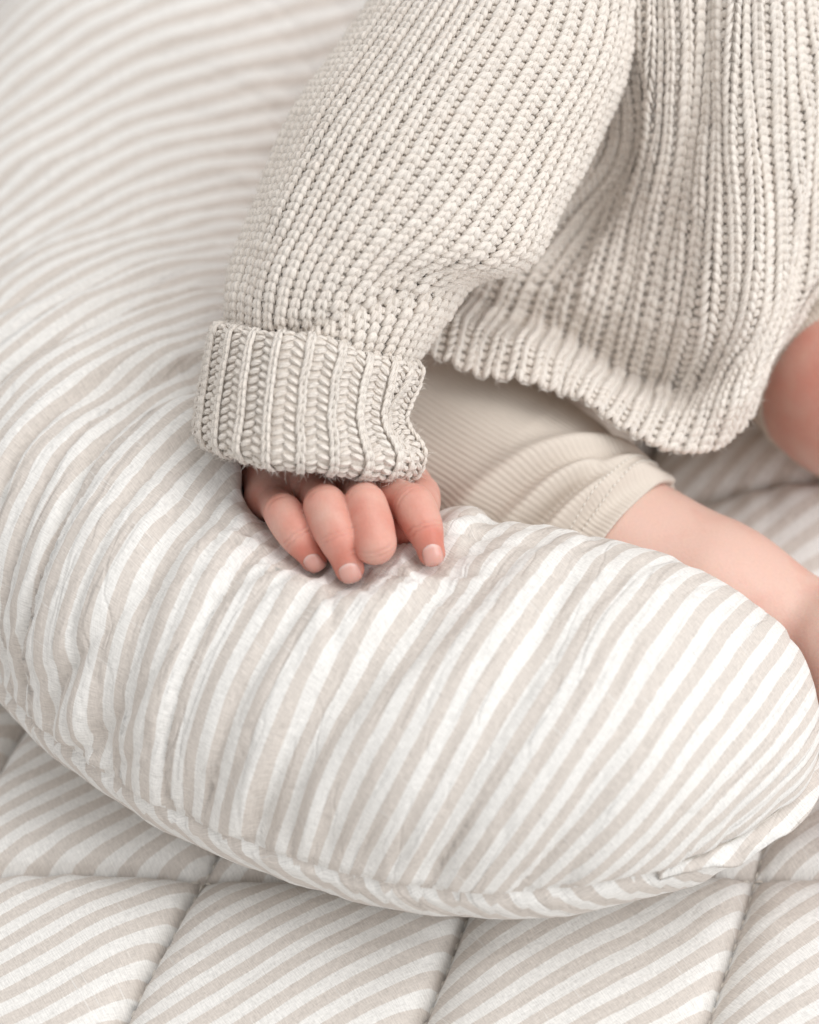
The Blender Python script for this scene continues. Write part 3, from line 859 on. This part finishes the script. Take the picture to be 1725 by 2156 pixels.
def knit(S, nribs, nrows, parent, style, u0=0.0, u1=1.0, v0=0.0, v1=1.0, yarn=1.0, rowwise=True, mask=None, fuzz=None):
    fuzz = []
    edges = np.linspace(u0, u1, nribs + 1)
    for i in range(nribs):
        uc = (edges[i] + edges[i + 1]) / 2; du = edges[1] - edges[0]
        vr = np.linspace(v0, v1, nrows) if not rowwise else arc_rows(S, uc, nrows, v0, v1)[0]
        dv = np.gradient(vr)
        k = len(vr)
        jit = lambda s: rng.normal(size=k) * s
        uw = uc + du * .07 * noise(vr * 9 + i * 3.1, i * .37, 2.0)
        # local stitch size
        pa, nn = S.at(uw - du / 2, vr); pb, _ = S.at(uw + du / 2, vr); W = np.linalg.norm(pb - pa, axis=1)
        pc, _ = S.at(uw, vr + dv); pd, _ = S.at(uw, vr); H = np.linalg.norm(pc - pd, axis=1)
        if mask is not None:
            ok = mask(pd)
        else: ok = np.ones(k, bool)
        if ok.sum() < 1: continue
        Vs, Fs, As, off = [], [], [], 0
        def add(p0, pm, p1, rad, flat=1.0, tip=.45, sides=7, rings=6):
            nonlocal off
            v_, f_ = lozenges(p0[ok], pm[ok], p1[ok], nn[ok], rad[ok] if np.ndim(rad) else rad, sides, rings, flat, tip)
            Vs.append(v_); Fs.append(f_ + off); As.append(LAST_PLY); off += len(v_)
            if fuzz is not None:
                pick = rng.choice(len(v_), max(1, int(ok.sum() * 10.0)), replace=False)
                fuzz.append(np.concatenate([v_[pick], nn[ok][pick // (len(v_) // int(ok.sum()))]], 1))
        if style == 'body':
            rad = np.minimum(.31 * H + .0003, .255 * W) * yarn * (1 + jit(.05))
            top = 1.05 * rad + .0005
            for sgn in (-1, 1):
                a, _ = S.at(uw + sgn * du * .04, vr - .42 * dv + jit(.04) * dv, top * .35)
                m, _ = S.at(uw + sgn * du * (.17 + jit(.016)), vr + .50 * dv, top * 2.15)
                b, _ = S.at(uw + sgn * du * (.30 + jit(.016)), vr + 1.22 * dv + jit(.05) * dv, top * .25)
                add(a, m, b, rad * (1 + jit(.05)), flat=.86, tip=.5)
            # recessed bump between this rib and the next
            a, _ = S.at(uw + du * .27, vr + .42 * dv, -.0001 + 0 * vr)
            m, _ = S.at(uw + du * .5, vr + (.62 + jit(.04)) * dv, rad * .95)
            b, _ = S.at(uw + du * .73, vr + .42 * dv, -.0001 + 0 * vr)
            add(a, m, b, rad * 1.08, tip=.75)
        else:
            rad = np.minimum(.56 * H, .105 * W) * yarn * (1 + jit(.06))
            top = rad * 1.0 + .0003
            for sgn in (-1, 1):
                a, _ = S.at(uw + sgn * du * .035, vr - .40 * dv + jit(.06) * dv, top * .7)
                m, _ = S.at(uw + sgn * du * (.070 + jit(.010)), vr + .4 * dv, top * 1.75)
                b, _ = S.at(uw + sgn * du * (.090 + jit(.012)), vr + 1.2 * dv, top * .65)
                add(a, m, b, rad * .78, flat=.85)
            for sgn in (-1, 1):
                sh = .25 * sgn
                a, _ = S.at(uw + du * (.5 + sgn * .42), vr + (.32 + sh + jit(.08)) * dv, -.3 * rad)
                m, _ = S.at(uw + du * (.5 + sgn * .20), vr + (.0 + sh + jit(.08)) * dv, rad * 1.7)
                b, _ = S.at(uw + du * (.5 - sgn * .03), vr + (-.30 + sh + jit(.07)) * dv, rad * .1)
                add(a, m, b, rad * .9, flat=.9, tip=.42)
        me = mesh_lz("knit_rib", np.concatenate(Vs), np.concatenate(Fs))
        attr(me, 'ply', np.concatenate(As))
        child("knit_rib", me, M_YARN, parent)
    if fuzz:
        A = np.concatenate(fuzz); n = len(A)
        d = A[:, 3:] * rng.uniform(.2, 1.0, (n, 1)) + rng.normal(size=(n, 3)) * .6; d /= np.linalg.norm(d, axis=1)[:, None]
        bend = rng.normal(size=(n, 3)) * .6; L = rng.uniform(.0006, .0028, (n, 1))
        p0 = A[:, :3]; p1 = p0 + d * L * .5; p2 = p1 + (d + bend) * L * .45
        sd = np.cross(d, rng.normal(size=(n, 3))); sd /= np.linalg.norm(sd, axis=1)[:, None]; w = .00005
        V = np.stack([p0 - sd * w, p0 + sd * w, p1 - sd * w, p1 + sd * w, p2 - sd * w * .5, p2 + sd * w * .5], 1).reshape(-1, 3)
        F = (np.array([[0, 1, 3, 2], [2, 3, 5, 4]])[None] + (np.arange(n) * 6)[:, None, None]).reshape(-1, 4)
        child("loose_fibres", mesh_np("loose_fibres", V, F), M_FIBRE, parent, "stuff")

def backing(name, G, parent_obj, closed=False, depth=.0009, flip=1, thick=.0012):
    S = Sheet(G, flip)
    A = (S.G - S.N * depth); B = S.G - S.N * (depth + thick)
    V1, F1 = grid_mesh(name, A, closed); V2, F2 = grid_mesh(name, B, closed)
    nv, nu = G.shape[:2]; id_ = np.arange(nv * nu).reshape(nv, nu); m0 = nv * nu
    if closed: rims = [np.append(id_[0], id_[0, 0]), np.append(id_[-1], id_[-1, 0])]
    else: rims = [np.concatenate([id_[0, :], id_[1:, -1], id_[-1, -2::-1], id_[-2::-1, 0]])]
    F = [F1, F2[:, ::-1] + m0]
    for r_ in rims: F.append(np.stack([r_[:-1], r_[1:], r_[1:] + m0, r_[:-1] + m0], -1))
    return child(name, mesh_np(name, np.concatenate([V1, V2]), np.concatenate(F)), M_YARN, parent_obj)

# --- sleeve: rib lines read from the picture, rounded towards the viewer
def round_patch(Lp, Rp, tc, w, nphi, nv, ph0, ph1, mids=None, tl=None, tr=None):
    """Lp/Rp outline points, tc axis distance, w half depth per row; phi=0 left outline, pi right outline"""
    Lc = crom(np.array(Lp, float), nv); Rc = crom(np.array(Rp, float), nv)
    tcc = crom(np.array(tc, float)[:, None], nv)[:, 0]; wc = crom(np.array(w, float)[:, None], nv)[:, 0]
    ph = np.linspace(ph0, ph1, nphi); e = (1 - np.cos(ph)) / 2
    UV = Lc[:, None] * (1 - e)[None, :, None] + Rc[:, None] * e[None, :, None]
    if mids is not None:
        Mc = crom(np.array(mids, float), nv) - (Lc + Rc) / 2
        UV = UV + Mc[:, None] * (np.sin(np.clip(ph, -.3, math.pi + .3)) ** 2 * np.sign(np.sin(ph)))[None, :, None]
    t = tcc[:, None] - wc[:, None] * np.sin(ph)[None]
    if tl is not None:
        tlc = crom(np.array(tl, float)[:, None], nv)[:, 0]; t = t + tlc[:, None] * np.cos(ph)[None]
    return pix(UV[..., 0], UV[..., 1], t)
SL_L = [(870, -130), (800, -10), (690, 160), (605, 305), (540, 450), (500, 570), (486, 650), (482, 730)]
SL_R = [(1335, -60), (1318, 130), (1240, 300), (1172, 430), (1098, 530), (985, 585), (925, 655), (858, 765)]
SL_M = [(1120, -120), (1050, 40), (945, 215), (860, 360), (775, 480), (705, 580), (675, 660), (665, 745)]
SL_T = [.652, .645, .637, .630, .624, .620, .617, .617]
SL_W = [.044, .046, .047, .046, .043, .038, .033, .029]
G = round_patch(SL_L, SL_R, SL_T, SL_W, 160, 150, R(-50), R(230), SL_M)
PHN = len(G[0])
# soft folds: a crease from the elbow down to the cuff, sag over the elbow
Sx = Sheet(G, 1)
side = np.sign((Sx.N[75, 80] @ (CAM - G[75, 80])))
Sx = Sheet(G, side)
vv_, uu_ = np.meshgrid(np.linspace(0, 1, 150), np.linspace(-50, 230, 160), indexing='ij')
crease = -.0045 * np.exp(-((uu_ - (128 - 75 * (vv_ - .80) / .2)) / 13) ** 2) * sstep(.70, .84, vv_)
crease += -.0015 * np.exp(-((uu_ - (150 - 60 * (vv_ - .62) / .2)) / 16) ** 2) * sstep(.56, .66, vv_) * sstep(.88, .75, vv_)
crease += .0022 * noise(uu_ / 34, vv_ * 4, 3.0) + .0035 * np.exp(-((vv_ - .57) / .1) ** 2) * np.exp(-((uu_ - 150) / 40) ** 2)
G = G + Sx.N * crease[..., None]
S_SL = Sheet(G, side)
sleeve = backing("sweater_sleeve", G, person, False, -.0001, side)
knit(S_SL, 35, 56, sleeve, 'body', 0.02, .98, 0.0, 1.0, 1.0)

# --- turned-up cuff
CF_L = [(478, 706), (455, 690), (447, 720), (433, 800), (424, 870), (423, 920), (440, 938), (470, 942)]
CF_R = [(845, 776), (868, 772), (876, 792), (855, 845), (850, 893), (886, 952), (866, 998), (838, 996)]
CF_M = [(655, 724), (655, 716), (653, 728), (640, 810), (632, 890), (632, 960), (634, 984), (636, 978)]
CF_T = [.614, .612, .610, .608, .607, .607, .609, .611]
CF_W = [.025, .029, .0315, .033, .034, .034, .031, .026]
G = round_patch(CF_L, CF_R, CF_T, CF_W, 170, 70, R(-60), R(240), CF_M)
Sx = Sheet(G, 1); side = np.sign(Sx.N[35, 85] @ (CAM - G[35, 85])); Sx = Sheet(G, side)
vv_, uu_ = np.meshgrid(np.linspace(0, 1, 70), np.linspace(-60, 240, 170), indexing='ij')
G = G + Sx.N * (.0016 * noise(uu_ / 28, vv_ * 2, 13.0) - .004 * np.exp(-((uu_ - 158) / 12) ** 2) * np.exp(-((vv_ - .55) / .22) ** 2))[..., None]
S_CF = Sheet(G, side)
cuff = backing("sweater_cuff", G, person, False, -.0001, side, .0040)
knit(S_CF, 17, 22, cuff, 'cuff', 0.0, 1.0, 0.0, 1.0, 1.0)

# --- body of the sweater
rows_uv = [
 # rib line:  A           B            C            D            E            F            G            H            I           J
 [(1230, -60), (1285, -90), (1340, -90), (1405, -90), (1485, -90), (1560, -90), (1635, -90), (1715, -90), (1800, -90), (1900, -90)],
 [(1215, 150), (1300, 110), (1345, 110), (1405, 110), (1480, 110), (1555, 110), (1640, 110), (1725, 100), (1815, 90), (1920, 80)],
 [(1200, 330), (1300, 315), (1345, 300), (1395, 300), (1475, 300), (1560, 300), (1650, 290), (1735, 270), (1830, 250), (1940, 230)],
 [(1070, 475), (1195, 455), (1290, 450), (1365, 465), (1465, 470), (1570, 470), (1658, 445), (1738, 410), (1830, 380), (1940, 350)],
 [(985, 565), (1105, 570), (1225, 600), (1325, 640), (1430, 670), (1560, 650), (1645, 600), (1715, 545), (1790, 500), (1890, 450)],
 [(930, 628), (1062, 668), (1185, 712), (1285, 775), (1390, 815), (1510, 790), (1600, 740), (1655, 670), (1725, 600), (1820, 540)],
 [(900, 668), (1035, 705), (1165, 748), (1262, 812), (1362, 870), (1465, 880), (1560, 845), (1625, 760), (1690, 670), (1780, 600)],
 [(884, 735), (1012, 785), (1150, 812), (1240, 848), (1340, 915), (1432, 953), (1525, 940), (1590, 860), (1612, 745), (1690, 640)],
]
rows_t = [
 [.655, .645, .637, .632, .628, .626, .628, .636, .650, .680],
 [.655, .645, .638, .634, .631, .628, .630, .638, .652, .682],
 [.672, .660, .650, .645, .638, .630, .633, .641, .655, .685],
 [.680, .676, .668, .656, .644, .632, .637, .644, .658, .688],
 [.668, .668, .666, .660, .650, .636, .641, .650, .662, .690],
 [.672, .673, .674, .673, .668, .650, .643, .653, .668, .692],
 [.650, .648, .647, .646, .645, .642, .640, .652, .670, .694],
 [.639, .638, .637, .636, .636, .640, .646, .658, .676, .698],
]
net = pix(np.array([[c[0] for c in r] for r in rows_uv]), np.array([[c[1] for c in r] for r in rows_uv]), np.array(rows_t))
G = Patch(net).grid(170, 200)
Sx = Sheet(G, 1); side = np.sign(Sx.N[80, 110] @ (CAM - G[80, 110])); Sx = Sheet(G, side)
vv_, uu_ = np.meshgrid(np.linspace(0, 1, 170), np.linspace(0, 1, 200), indexing='ij')
fold = .0032 * ridge(noise(uu_ * 7.5 + .6 * vv_, vv_ * 1.6, 31.0)) * sstep(.95, .6, vv_) + .0015 * noise(uu_ * 14, vv_ * 3, 33.0)
fold -= .004 * np.exp(-((uu_ - .20 - .05 * np.sin(vv_ * 6)) / .02) ** 2) * sstep(.1, .25, vv_) * sstep(.62, .45, vv_)
G = G + Sx.N * (fold - .002)[..., None]
S_B = Sheet(G, side)
front = backing("sweater_front", G[:166], person, False, -.0001, side, .0014)
knit(S_B, 27, 56, front, 'body', 0.0, 1.0, 0.0, 1.0, 1.0)
